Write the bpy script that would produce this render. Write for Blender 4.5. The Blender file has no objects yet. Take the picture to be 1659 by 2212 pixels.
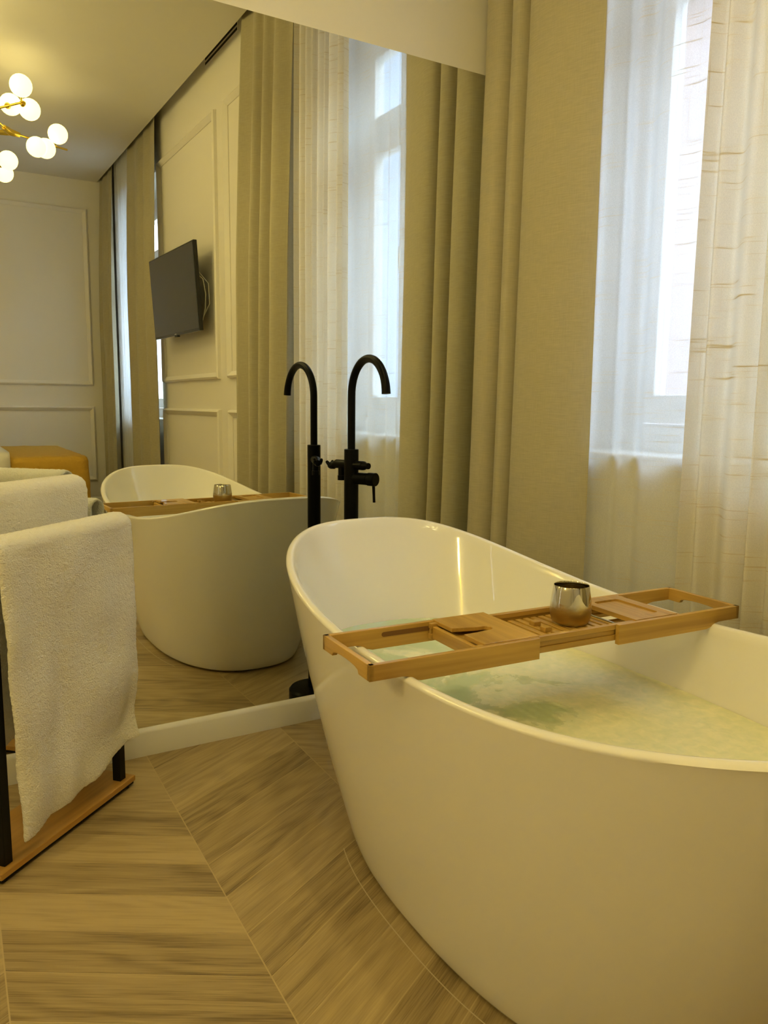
import bpy, bmesh, math, random
from mathutils import Vector, Matrix, noise

random.seed(7)
sc = bpy.context.scene
COL = sc.collection
PI = math.pi

# ------------------------------------------------------------------ camera
CAM = Vector((-2.0549, -2.3783, 1.1))
YAW, PITCH, ROLL, FPX = 0.5288, -0.1375, 0.0096, 1673.83
cam_d = bpy.data.cameras.new('camera')
cam = bpy.data.objects.new('camera', cam_d)
COL.objects.link(cam)
fw = Vector((math.sin(YAW) * math.cos(PITCH), math.cos(YAW) * math.cos(PITCH), math.sin(PITCH)))
rt = Vector((math.cos(YAW), -math.sin(YAW), 0))
up = rt.cross(fw)
r2 = math.cos(ROLL) * rt + math.sin(ROLL) * up
u2 = -math.sin(ROLL) * rt + math.cos(ROLL) * up
M = Matrix((r2, u2, -fw)).transposed().to_4x4()
M.translation = CAM
cam.matrix_world = M
cam_d.sensor_fit = 'VERTICAL'
cam_d.sensor_height = 24.0
cam_d.lens = 24.0 * FPX / 2212.0
cam_d.clip_start = 0.02
cam_d.clip_end = 200
sc.camera = cam

# ------------------------------------------------------------------ light and exposure
SKY_STRENGTH = 16.5
GLOBE_STRENGTH = 2.2            # chandelier by the bed
FILL_GLOBE_STRENGTH = 14.5      # added, unseen chandelier copy and spot lenses
WALL_FILL_STRENGTH = 58.0      # added, unseen lamp that fills light on the bath
FILL_SPOT_WATTS = 14.0          # added, unseen spots brightening the bath
GLOBE_COLOR = (1.0, 0.81, 0.315)
EXPOSURE = 0.34
vs = sc.view_settings
vs.view_transform = 'Standard'
vs.look = 'None'
vs.exposure = EXPOSURE
vs.gamma = 1.0
vs.use_curve_mapping = False
world = bpy.data.worlds.new('daylight')
sc.world = world
world.use_nodes = True
wn = world.node_tree
wn.nodes.clear()
wo = wn.nodes.new('ShaderNodeOutputWorld')
wb = wn.nodes.new('ShaderNodeBackground')
wb.inputs['Color'].default_value = (0.60, 0.75, 1.0, 1)
wb.inputs['Strength'].default_value = SKY_STRENGTH
wn.links.new(wb.outputs[0], wo.inputs[0])
try:
    sc.cycles.use_denoising = True
    sc.cycles.max_bounces = 9
    sc.cycles.diffuse_bounces = 4
    sc.cycles.glossy_bounces = 5
    sc.cycles.transmission_bounces = 8
    sc.cycles.transparent_max_bounces = 14
    sc.cycles.sample_clamp_indirect = 8.0
    sc.cycles.caustics_refractive = False
    sc.cycles.adaptive_threshold = 0.015
except Exception:
    pass

# ------------------------------------------------------------------ constants of the room
TH = 0.0195                      # the window wall leans this much off the mirror's normal
XW = -0.20                       # window wall face at the mirror
H = 3.341                        # ceiling
YB = -6.357                      # far wall
XL = -3.9                        # left wall
ZMT, ZMB = 2.269, 0.0864         # mirror top, baseboard top
Z1, Z2, Z3 = 1.2686, 1.0547, 3.0617
WROT = -math.atan(TH)


# ------------------------------------------------------------------ material helpers
def lin(c):
    return tuple((x / 12.92 if x <= 0.04045 else ((x + 0.055) / 1.055) ** 2.4) for x in c)


def new_mat(name):
    m = bpy.data.materials.new(name)
    m.use_nodes = True
    nt = m.node_tree
    b = nt.nodes['Principled BSDF']
    return m, nt, b


def plain(name, col, rough=0.5, metal=0.0, coat=0.0, spec=0.5, bump=None, var=0.0, vscale=6.0):
    m, nt, b = new_mat(name)
    b.inputs['Base Color'].default_value = (*col, 1)
    b.inputs['Roughness'].default_value = rough
    b.inputs['Metallic'].default_value = metal
    b.inputs['Coat Weight'].default_value = coat
    b.inputs['Coat Roughness'].default_value = 0.05
    b.inputs['Specular IOR Level'].default_value = spec
    tc = nt.nodes.new('ShaderNodeTexCoord')
    if var:
        n = nt.nodes.new('ShaderNodeTexNoise')
        n.inputs['Scale'].default_value = vscale
        n.inputs['Detail'].default_value = 4
        nt.links.new(tc.outputs['Object'], n.inputs['Vector'])
        mx = nt.nodes.new('ShaderNodeMixRGB')
        mx.inputs[1].default_value = (*[c * (1 - var) for c in col], 1)
        mx.inputs[2].default_value = (*[min(1, c * (1 + var)) for c in col], 1)
        nt.links.new(n.outputs['Fac'], mx.inputs[0])
        nt.links.new(mx.outputs[0], b.inputs['Base Color'])
    if bump:
        sc_, st_, di_ = bump
        n = nt.nodes.new('ShaderNodeTexNoise')
        n.inputs['Scale'].default_value = sc_
        n.inputs['Detail'].default_value = 3
        nt.links.new(tc.outputs['Object'], n.inputs['Vector'])
        bp = nt.nodes.new('ShaderNodeBump')
        bp.inputs['Strength'].default_value = st_
        bp.inputs['Distance'].default_value = di_
        nt.links.new(n.outputs['Fac'], bp.inputs['Height'])
        nt.links.new(bp.outputs[0], b.inputs['Normal'])
    return m


def wood(name, dark, light, axis, scale=1.0, rough=0.4, coat=0.0):
    """streaks running along one local axis"""
    m, nt, b = new_mat(name)
    tc = nt.nodes.new('ShaderNodeTexCoord')
    mp = nt.nodes.new('ShaderNodeMapping')
    s = [60.0 * scale] * 3
    s[axis] = 2.2 * scale
    mp.inputs['Scale'].default_value = s
    nt.links.new(tc.outputs['Object'], mp.inputs['Vector'])
    n = nt.nodes.new('ShaderNodeTexNoise')
    n.inputs['Scale'].default_value = 1.0
    n.inputs['Detail'].default_value = 5
    n.inputs['Distortion'].default_value = 0.6
    nt.links.new(mp.outputs[0], n.inputs['Vector'])
    mp2 = nt.nodes.new('ShaderNodeMapping')
    s2 = [9.0 * scale] * 3
    s2[axis] = 1.5 * scale
    mp2.inputs['Scale'].default_value = s2
    nt.links.new(tc.outputs['Object'], mp2.inputs['Vector'])
    n2 = nt.nodes.new('ShaderNodeTexNoise')
    n2.inputs['Scale'].default_value = 1.0
    n2.inputs['Detail'].default_value = 2
    nt.links.new(mp2.outputs[0], n2.inputs['Vector'])
    ad = nt.nodes.new('ShaderNodeMath')
    ad.operation = 'MULTIPLY_ADD'
    ad.inputs[1].default_value = 0.6
    nt.links.new(n2.outputs['Fac'], ad.inputs[0])
    ad2 = nt.nodes.new('ShaderNodeMath')
    ad2.operation = 'MULTIPLY'
    ad2.inputs[1].default_value = 0.5
    nt.links.new(n.outputs['Fac'], ad2.inputs[0])
    nt.links.new(ad2.outputs[0], ad.inputs[2])
    cr = nt.nodes.new('ShaderNodeValToRGB')
    cr.color_ramp.elements[0].position = 0.38
    cr.color_ramp.elements[1].position = 0.70
    cr.color_ramp.elements[0].color = (*dark, 1)
    cr.color_ramp.elements[1].color = (*light, 1)
    nt.links.new(ad.outputs[0], cr.inputs[0])
    nt.links.new(cr.outputs[0], b.inputs['Base Color'])
    b.inputs['Roughness'].default_value = rough
    b.inputs['Coat Weight'].default_value = coat
    return m


def fabric(name, col, rough=0.9, sx=40, sz=300, var=0.12, bump=0.25, sheen=0.2):
    m, nt, b = new_mat(name)
    tc = nt.nodes.new('ShaderNodeTexCoord')
    out = []
    for s in ((sx, sx, sz), (sz, sz, sx)):
        mp = nt.nodes.new('ShaderNodeMapping')
        mp.inputs['Scale'].default_value = s
        nt.links.new(tc.outputs['Object'], mp.inputs['Vector'])
        n = nt.nodes.new('ShaderNodeTexNoise')
        n.inputs['Scale'].default_value = 1.0
        n.inputs['Detail'].default_value = 3
        nt.links.new(mp.outputs[0], n.inputs['Vector'])
        out.append(n)
    ad = nt.nodes.new('ShaderNodeMath')
    ad.operation = 'MULTIPLY_ADD'
    ad.inputs[1].default_value = 0.35
    nt.links.new(out[1].outputs['Fac'], ad.inputs[0])
    m2 = nt.nodes.new('ShaderNodeMath')
    m2.operation = 'MULTIPLY'
    m2.inputs[1].default_value = 0.65
    nt.links.new(out[0].outputs['Fac'], m2.inputs[0])
    nt.links.new(m2.outputs[0], ad.inputs[2])
    mx = nt.nodes.new('ShaderNodeMixRGB')
    mx.inputs[1].default_value = (*[c * (1 - 2 * var) for c in col], 1)
    mx.inputs[2].default_value = (*[min(1, c * (1 + 2 * var)) for c in col], 1)
    nt.links.new(ad.outputs[0], mx.inputs[0])
    nt.links.new(mx.outputs[0], b.inputs['Base Color'])
    b.inputs['Roughness'].default_value = rough
    b.inputs['Sheen Weight'].default_value = sheen
    b.inputs['Specular IOR Level'].default_value = 0.2
    bp = nt.nodes.new('ShaderNodeBump')
    bp.inputs['Strength'].default_value = bump
    bp.inputs['Distance'].default_value = 0.001
    nt.links.new(ad.outputs[0], bp.inputs['Height'])
    nt.links.new(bp.outputs[0], b.inputs['Normal'])
    return m


MAT = {}
MAT['wall'] = plain('painted plaster', (0.80, 0.765, 0.69), 0.75, bump=(220, 0.08, 0.001))
MAT['ceil'] = plain('ceiling paint', (0.80, 0.77, 0.70), 0.8)
MAT['base'] = plain('baseboard paint', (0.80, 0.78, 0.73), 0.35)
MAT['mould'] = plain('moulding paint', (0.82, 0.785, 0.71), 0.5)
MAT['tub'] = plain('white acrylic', (0.83, 0.80, 0.73), 0.035)
MAT['black'] = plain('matte black metal', (0.0015, 0.0015, 0.0015), 0.36, spec=0.10)
MAT['blackrack'] = plain('black powder coat', (0.002, 0.002, 0.002), 0.45, spec=0.22)
MAT['brass'] = plain('brass', (0.80, 0.58, 0.10), 0.22, metal=1.0)
MAT['chrome'] = plain('steel', (0.6, 0.6, 0.58), 0.15, metal=1.0)
MAT['frame'] = plain('window frame paint', (0.80, 0.79, 0.76), 0.4)
MAT['bamboo_x'] = wood('bamboo', (0.34, 0.185, 0.030), (0.63, 0.385, 0.085), 0, 1.0, 0.38, 0.15)
MAT['bamboo_y'] = wood('bamboo cross', (0.34, 0.185, 0.030), (0.63, 0.385, 0.085), 1, 1.0, 0.38, 0.15)
MAT['rackwood'] = wood('rack board', (0.30, 0.15, 0.025), (0.54, 0.29, 0.062), 0, 0.7, 0.35, 0.2)
MAT['curtain'] = fabric('beige curtain cloth', (0.44, 0.395, 0.265), sx=25, sz=420, var=0.14, bump=0.12)
MAT['towel'] = plain('white terry', (0.90, 0.87, 0.79), 0.95, spec=0.1, bump=(260, 0.9, 0.006))
MAT['towelband'] = plain('woven towel border', (0.80, 0.77, 0.72), 0.9, spec=0.1, bump=(500, 0.5, 0.002))
MAT['linen'] = plain('white linen', (0.80, 0.78, 0.74), 0.9, bump=(30, 0.3, 0.01))
MAT['mustard'] = plain('mustard quilt', (0.55, 0.33, 0.035), 0.75, bump=(26, 0.7, 0.02), var=0.08, vscale=20)
MAT['tvbezel'] = plain('tv plastic', (0.010, 0.010, 0.010), 0.3)
MAT['tvscreen'] = plain('tv screen', (0.02, 0.021, 0.022), 0.16, spec=0.6)
MAT['cable'] = plain('white cable', (0.7, 0.68, 0.6), 0.5)
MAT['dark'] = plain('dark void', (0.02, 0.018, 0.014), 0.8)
MAT['seal'] = plain('sealant residue', (0.52, 0.43, 0.26), 0.6)
MAT['facade'] = plain('pink plaster facade', (0.125, 0.078, 0.062), 0.9, var=0.1, vscale=0.6)
MAT['facadetrim'] = plain('facade stone', (0.42, 0.39, 0.35), 0.9)
MAT['facadegrey'] = plain('grey plaster facade', (0.085, 0.10, 0.125), 0.9, var=0.1, vscale=0.6)
MAT['facadeglass'] = plain('facade window glass', (0.10, 0.12, 0.14), 0.1)
MAT['street'] = plain('street paving', (0.35, 0.33, 0.30), 0.9)


def mirror_mat():
    m, nt, b = new_mat('silvered glass')
    b.inputs['Base Color'].default_value = (0.90, 0.915, 0.86, 1)
    b.inputs['Metallic'].default_value = 1.0
    b.inputs['Roughness'].default_value = 0.0
    return m


def globe_mat(name, strength):
    m, nt, b = new_mat(name)
    b.inputs['Base Color'].default_value = (0.9, 0.88, 0.8, 1)
    b.inputs['Roughness'].default_value = 0.2
    b.inputs['Emission Color'].default_value = (*GLOBE_COLOR, 1)
    b.inputs['Emission Strength'].default_value = strength
    return m


def glass_mat():
    m = bpy.data.materials.new('window glass')
    m.use_nodes = True
    nt = m.node_tree
    nt.nodes.clear()
    o = nt.nodes.new('ShaderNodeOutputMaterial')
    t = nt.nodes.new('ShaderNodeBsdfTransparent')
    t.inputs[0].default_value = (0.94, 0.97, 0.96, 1)
    g = nt.nodes.new('ShaderNodeBsdfGlossy')
    g.inputs['Roughness'].default_value = 0.0
    mx = nt.nodes.new('ShaderNodeMixShader')
    mx.inputs[0].default_value = 0.07
    nt.links.new(t.outputs[0], mx.inputs[1])
    nt.links.new(g.outputs[0], mx.inputs[2])
    nt.links.new(mx.outputs[0], o.inputs[0])
    return m


def sheer_mat(name, open_=0.30, col=(0.84, 0.85, 0.86), trans=0.72):
    """woven voile: threads are translucent, the gaps between them let light straight through"""
    m = bpy.data.materials.new(name)
    m.use_nodes = True
    nt = m.node_tree
    nt.nodes.clear()
    L = nt.links.new
    o = nt.nodes.new('ShaderNodeOutputMaterial')
    tc = nt.nodes.new('ShaderNodeTexCoord')

    def slub(scale, lo, hi):
        mp = nt.nodes.new('ShaderNodeMapping')
        mp.inputs['Scale'].default_value = scale
        L(tc.outputs['Object'], mp.inputs['Vector'])
        n = nt.nodes.new('ShaderNodeTexNoise')
        n.inputs['Scale'].default_value = 1.0
        n.inputs['Detail'].default_value = 2
        L(mp.outputs[0], n.inputs['Vector'])
        r = nt.nodes.new('ShaderNodeMapRange')
        r.inputs['From Min'].default_value = lo
        r.inputs['From Max'].default_value = hi
        L(n.outputs['Fac'], r.inputs['Value'])
        return r
    a = slub((6, 6, 210), 0.60, 0.72)
    c = slub((300, 300, 3), 0.64, 0.80)
    d = slub((500, 500, 500), 0.35, 0.65)
    mxx = nt.nodes.new('ShaderNodeMath')
    mxx.operation = 'MAXIMUM'
    L(a.outputs[0], mxx.inputs[0])
    L(c.outputs[0], mxx.inputs[1])
    # opacity of the cloth
    f = nt.nodes.new('ShaderNodeMath')
    f.operation = 'MULTIPLY_ADD'
    f.inputs[1].default_value = 0.22
    f.inputs[2].default_value = 1 - open_ - 0.05
    L(mxx.outputs[0], f.inputs[0])
    f2 = nt.nodes.new('ShaderNodeMath')
    f2.operation = 'MULTIPLY_ADD'
    f2.inputs[1].default_value = 0.10
    L(d.outputs[0], f2.inputs[0])
    L(f.outputs[0], f2.inputs[2])
    f2.use_clamp = True
    tr = nt.nodes.new('ShaderNodeBsdfTransparent')
    df = nt.nodes.new('ShaderNodeBsdfDiffuse')
    tl = nt.nodes.new('ShaderNodeBsdfTranslucent')
    cm = nt.nodes.new('ShaderNodeMixRGB')
    cm.inputs[1].default_value = (*col, 1)
    cm.inputs[2].default_value = (col[0] * .76, col[1] * .69, col[2] * .58, 1)
    L(mxx.outputs[0], cm.inputs[0])
    L(cm.outputs[0], df.inputs[0])
    L(cm.outputs[0], tl.inputs[0])
    mx = nt.nodes.new('ShaderNodeMixShader')
    tf = nt.nodes.new('ShaderNodeMath')
    tf.operation = 'MULTIPLY_ADD'
    tf.inputs[1].default_value = -0.30
    tf.inputs[2].default_value = trans
    L(mxx.outputs[0], tf.inputs[0])
    L(tf.outputs[0], mx.inputs[0])
    L(df.outputs[0], mx.inputs[1])
    L(tl.outputs[0], mx.inputs[2])
    m2 = nt.nodes.new('ShaderNodeMixShader')
    L(f2.outputs[0], m2.inputs[0])
    L(tr.outputs[0], m2.inputs[1])
    L(mx.outputs[0], m2.inputs[2])
    L(m2.outputs[0], o.inputs[0])
    return m


def floor_mat():
    m, nt, b = new_mat('oak look chevron tile')
    L = nt.links.new
    uv = nt.nodes.new('ShaderNodeUVMap')
    uv.uv_map = 'grain'
    at = nt.nodes.new('ShaderNodeAttribute')
    at.attribute_name = 'plank'
    at.attribute_type = 'GEOMETRY'
    sep = nt.nodes.new('ShaderNodeSeparateColor')
    L(at.outputs['Color'], sep.inputs[0])
    off = nt.nodes.new('ShaderNodeVectorMath')
    off.operation = 'MULTIPLY_ADD'
    off.inputs[1].default_value = (37.0, 53.0, 19.0)
    L(at.outputs['Color'], off.inputs[0])
    L(uv.outputs[0], off.inputs[2])

    def nz(scale, detail, dist=0.0):
        mp = nt.nodes.new('ShaderNodeMapping')
        mp.inputs['Scale'].default_value = scale
        L(off.outputs[0], mp.inputs['Vector'])
        n = nt.nodes.new('ShaderNodeTexNoise')
        n.inputs['Scale'].default_value = 1.0
        n.inputs['Detail'].default_value = detail
        n.inputs['Distortion'].default_value = dist
        L(mp.outputs[0], n.inputs['Vector'])
        return n
    big = nz((1.5, 19, 1), 5, 1.2)
    fine = nz((10, 300, 1), 8, 0.2)
    # cathedral rings
    mpw = nt.nodes.new('ShaderNodeMapping')
    mpw.inputs['Scale'].default_value = (1.2, 7, 1)
    L(off.outputs[0], mpw.inputs['Vector'])
    nw = nt.nodes.new('ShaderNodeTexNoise')
    nw.inputs['Scale'].default_value = 1.0
    nw.inputs['Detail'].default_value = 1
    L(mpw.outputs[0], nw.inputs['Vector'])
    ring = nt.nodes.new('ShaderNodeMath')
    ring.operation = 'MULTIPLY'
    ring.inputs[1].default_value = 75.0
    L(nw.outputs['Fac'], ring.inputs[0])
    sn = nt.nodes.new('ShaderNodeMath')
    sn.operation = 'SINE'
    L(ring.outputs[0], sn.inputs[0])

    def ma(inp, k, addsock=None, addval=0.0):
        n = nt.nodes.new('ShaderNodeMath')
        n.operation = 'MULTIPLY_ADD'
        n.inputs[1].default_value = k
        L(inp, n.inputs[0])
        if addsock is not None:
            L(addsock, n.inputs[2])
        else:
            n.inputs[2].default_value = addval
        return n
    s1 = ma(big.outputs['Fac'], 0.80, None, -0.29)
    s2 = ma(fine.outputs['Fac'], 0.70, s1.outputs[0])
    s3 = ma(sn.outputs[0], 0.065, s2.outputs[0])
    s4 = ma(sep.outputs[0], 0.36, s3.outputs[0])
    cr = nt.nodes.new('ShaderNodeValToRGB')
    e = cr.color_ramp.elements
    e[0].position = 0.20
    e[0].color = (0.15, 0.10, 0.042, 1)
    e[1].position = 0.85
    e[1].color = (0.46, 0.345, 0.165, 1)
    x = e.new(0.5)
    x.color = (0.33, 0.24, 0.11, 1)
    L(s4.outputs[0], cr.inputs[0])
    L(cr.outputs[0], b.inputs['Base Color'])
    b.inputs['Roughness'].default_value = 0.45
    bp = nt.nodes.new('ShaderNodeBump')
    bp.inputs['Strength'].default_value = 0.15
    bp.inputs['Distance'].default_value = 0.002
    L(fine.outputs['Fac'], bp.inputs['Height'])
    L(bp.outputs[0], b.inputs['Normal'])
    return m


def water_mat():
    m, nt, b = new_mat('soapy bath water')
    L = nt.links.new
    tc = nt.nodes.new('ShaderNodeTexCoord')

    def nz(scale, detail, dist=0.0, vec=(1, 1, 1)):
        mp = nt.nodes.new('ShaderNodeMapping')
        mp.inputs['Scale'].default_value = vec
        L(tc.outputs['Object'], mp.inputs['Vector'])
        n = nt.nodes.new('ShaderNodeTexNoise')
        n.inputs['Scale'].default_value = scale
        n.inputs['Detail'].default_value = detail
        n.inputs['Distortion'].default_value = dist
        L(mp.outputs[0], n.inputs['Vector'])
        return n
    n1 = nz(3.2, 6, 0.9)
    n2 = nz(45, 5, 0.5)
    # foam thins out towards the tray side of the left wall
    sep = nt.nodes.new('ShaderNodeSeparateXYZ')
    L(tc.outputs['Object'], sep.inputs[0])
    gx = nt.nodes.new('ShaderNodeMath')
    gx.operation = 'MULTIPLY_ADD'
    gx.inputs[1].default_value = 0.55
    gx.inputs[2].default_value = 0.10
    L(sep.outputs['X'], gx.inputs[0])
    gy = nt.nodes.new('ShaderNodeMath')
    gy.operation = 'MULTIPLY_ADD'
    gy.inputs[1].default_value = -0.30
    L(sep.outputs['Y'], gy.inputs[0])
    L(gx.outputs[0], gy.inputs[2])
    s = nt.nodes.new('ShaderNodeMath')
    s.operation = 'ADD'
    L(n1.outputs['Fac'], s.inputs[0])
    L(gy.outputs[0], s.inputs[1])
    cr = nt.nodes.new('ShaderNodeValToRGB')
    cr.color_ramp.elements[0].position = 0.45
    cr.color_ramp.elements[1].position = 0.56
    L(s.outputs[0], cr.inputs[0])
    det = nt.nodes.new('ShaderNodeMapRange')
    det.inputs['From Min'].default_value = 0.3
    det.inputs['From Max'].default_value = 0.7
    det.inputs['To Min'].default_value = 0.55
    L(n2.outputs['Fac'], det.inputs['Value'])
    fm = nt.nodes.new('ShaderNodeMath')
    fm.operation = 'MULTIPLY'
    L(cr.outputs[0], fm.inputs[0])
    L(det.outputs[0], fm.inputs[1])
    mx = nt.nodes.new('ShaderNodeMixRGB')
    mx.inputs[1].default_value = (0.50, 0.60, 0.36, 1)
    mx.inputs[2].default_value = (0.86, 0.83, 0.57, 1)
    L(fm.outputs[0], mx.inputs[0])
    L(mx.outputs[0], b.inputs['Base Color'])
    rg = nt.nodes.new('ShaderNodeMath')
    rg.operation = 'MULTIPLY_ADD'
    rg.inputs[1].default_value = 0.5
    rg.inputs[2].default_value = 0.04
    L(fm.outputs[0], rg.inputs[0])
    L(rg.outputs[0], b.inputs['Roughness'])
    bp = nt.nodes.new('ShaderNodeBump')
    bp.inputs['Strength'].default_value = 0.3
    bp.inputs['Distance'].default_value = 0.004
    L(fm.outputs[0], bp.inputs['Height'])
    L(bp.outputs[0], b.inputs['Normal'])
    return m


def cup_mat():
    m, nt, b = new_mat('silver to gold lustre glass')
    L = nt.links.new
    tc = nt.nodes.new('ShaderNodeTexCoord')
    sep = nt.nodes.new('ShaderNodeSeparateXYZ')
    L(tc.outputs['Object'], sep.inputs[0])
    n = nt.nodes.new('ShaderNodeTexNoise')
    n.inputs['Scale'].default_value = 60
    L(tc.outputs['Object'], n.inputs['Vector'])
    a = nt.nodes.new('ShaderNodeMath')
    a.operation = 'MULTIPLY_ADD'
    a.inputs[1].default_value = 0.012
    L(n.outputs['Fac'], a.inputs[0])
    L(sep.outputs['Z'], a.inputs[2])
    r = nt.nodes.new('ShaderNodeMapRange')
    r.inputs['From Min'].default_value = 0.040
    r.inputs['From Max'].default_value = 0.056
    L(a.outputs[0], r.inputs['Value'])
    mx = nt.nodes.new('ShaderNodeMixRGB')
    mx.inputs[1].default_value = (0.46, 0.33, 0.12, 1)
    mx.inputs[2].default_value = (0.70, 0.66, 0.54, 1)
    L(r.outputs[0], mx.inputs[0])
    L(mx.outputs[0], b.inputs['Base Color'])
    rr = nt.nodes.new('ShaderNodeMapRange')
    rr.inputs['To Min'].default_value = 0.40
    rr.inputs['To Max'].default_value = 0.05
    L(r.outputs[0], rr.inputs['Value'])
    L(rr.outputs[0], b.inputs['Roughness'])
    b.inputs['Metallic'].default_value = 1.0
    return m


MAT['mirror'] = mirror_mat()
MAT['globe'] = globe_mat('lit opal glass', GLOBE_STRENGTH)
MAT['fill_globe'] = globe_mat('fill lamp opal glass', FILL_GLOBE_STRENGTH)
MAT['wall_fill_globe'] = globe_mat('wall fill opal glass', WALL_FILL_STRENGTH)
MAT['glass'] = glass_mat()
MAT['sheer'] = sheer_mat('white voile', 0.34)
MAT['sheer2'] = sheer_mat('white voile dense', 0.10, (0.84, 0.79, 0.68), 0.34)
MAT['floor'] = floor_mat()
MAT['water'] = water_mat()
MAT['cup'] = cup_mat()


# ------------------------------------------------------------------ mesh helpers
def box(bm, x0, x1, y0, y1, z0, z1):
    vs_ = [bm.verts.new(p) for p in ((x0, y0, z0), (x1, y0, z0), (x1, y1, z0), (x0, y1, z0),
                                     (x0, y0, z1), (x1, y0, z1), (x1, y1, z1), (x0, y1, z1))]
    for f in ((0, 3, 2, 1), (4, 5, 6, 7), (0, 1, 5, 4), (1, 2, 6, 5), (2, 3, 7, 6), (3, 0, 4, 7)):
        bm.faces.new([vs_[i] for i in f])


def tube(bm, pts, r, n=16, cap=True):
    """round bar through points; r a number or one radius per point"""
    pts = [Vector(p) for p in pts]
    rs = [r] * len(pts) if not hasattr(r, '__len__') else r
    rings = []
    prev = None
    for i, p in enumerate(pts):
        if i == 0:
            d = pts[1] - p
        elif i == len(pts) - 1:
            d = p - pts[i - 1]
        else:
            d = (pts[i + 1] - p).normalized() + (p - pts[i - 1]).normalized()
        if d.length < 1e-9:
            d = prev_d
        d.normalize()
        prev_d = d
        if prev is None:
            a = d.orthogonal().normalized()
        else:
            a = (prev - d * prev.dot(d)).normalized()
        prev = a
        b_ = d.cross(a)
        rings.append([bm.verts.new(p + rs[i] * (math.cos(2 * PI * k / n) * a + math.sin(2 * PI * k / n) * b_))
                      for k in range(n)])
    for A, B in zip(rings, rings[1:]):
        for k in range(n):
            bm.faces.new((A[k], A[(k + 1) % n], B[(k + 1) % n], B[k]))
    if cap:
        bm.faces.new(list(reversed(rings[0])))
        bm.faces.new(rings[-1])


def lathe(bm, prof, cx=0, cy=0, n=48, closed=False):
    rings = []
    for (r, z) in prof:
        rings.append([bm.verts.new((cx + r * math.cos(2 * PI * k / n), cy + r * math.sin(2 * PI * k / n), z))
                      for k in range(n)])
    for A, B in zip(rings, rings[1:]):
        for k in range(n):
            bm.faces.new((A[k], A[(k + 1) % n], B[(k + 1) % n], B[k]))
    if closed:
        A, B = rings[-1], rings[0]
        for k in range(n):
            bm.faces.new((A[k], A[(k + 1) % n], B[(k + 1) % n], B[k]))
    else:
        bm.faces.new(list(reversed(rings[0])))
        bm.faces.new(rings[-1])


def prism(bm, poly, mapf, t0, t1):
    """polygon (list of 2d points) extruded; mapf(u, v, t) -> xyz"""
    a = [bm.verts.new(mapf(u, v, t0)) for u, v in poly]
    b_ = [bm.verts.new(mapf(u, v, t1)) for u, v in poly]
    n = len(poly)
    bm.faces.new(list(reversed(a)))
    bm.faces.new(b_)
    for i in range(n):
        bm.faces.new((a[i], a[(i + 1) % n], b_[(i + 1) % n], b_[i]))


def obj(name, bm, mat, parent=None, smooth=False, bevel=0.0, loc=None, rot=None, segs=2, ang=35):
    bmesh.ops.recalc_face_normals(bm, faces=bm.faces[:])
    me = bpy.data.meshes.new(name)
    bm.to_mesh(me)
    bm.free()
    me.materials.append(MAT[mat] if isinstance(mat, str) else mat)
    o = bpy.data.objects.new(name, me)
    COL.objects.link(o)
    if smooth:
        for p in me.polygons:
            p.use_smooth = True
        try:
            me.set_sharp_from_angle(angle=math.radians(ang))
        except Exception:
            pass
    if bevel:
        md = o.modifiers.new('bevel', 'BEVEL')
        md.width = bevel
        md.segments = segs
        md.limit_method = 'ANGLE'
        md.angle_limit = math.radians(40)
    if parent:
        o.parent = parent
    if loc is not None:
        o.location = loc
    if rot is not None:
        o.rotation_euler = rot
    return o


def tag(o, label, cat, group=None, kind=None):
    o['label'] = label
    o['category'] = cat
    if group:
        o['group'] = group
    if kind:
        o['kind'] = kind
    return o


def thing(name, label, cat, loc=(0, 0, 0), rotz=0.0, group=None, kind=None):
    o = bpy.data.objects.new(name, None)
    o.empty_display_size = 0.1
    COL.objects.link(o)
    o.location = loc
    o.rotation_euler = (0, 0, rotz)
    return tag(o, label, cat, group, kind)


def struct(name, bm, mat, parent=None, label=None, **kw):
    o = obj(name, bm, mat, parent, **kw)
    if parent is None:
        o['kind'] = 'structure'
        if label:
            o['label'] = label
            o['category'] = name.split('_')[0]
    return o


def BM():
    return bmesh.new()


WL = dict(loc=(XW, 0, 0), rot=(0, 0, WROT))     # frame of the window wall: x=0 is its face, room at x<0


def onwall(dx, v, z=0.0):
    """window-wall frame -> world"""
    c, s = math.cos(WROT), math.sin(WROT)
    return Vector((XW + c * dx - s * v, s * dx + c * v, z))


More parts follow.
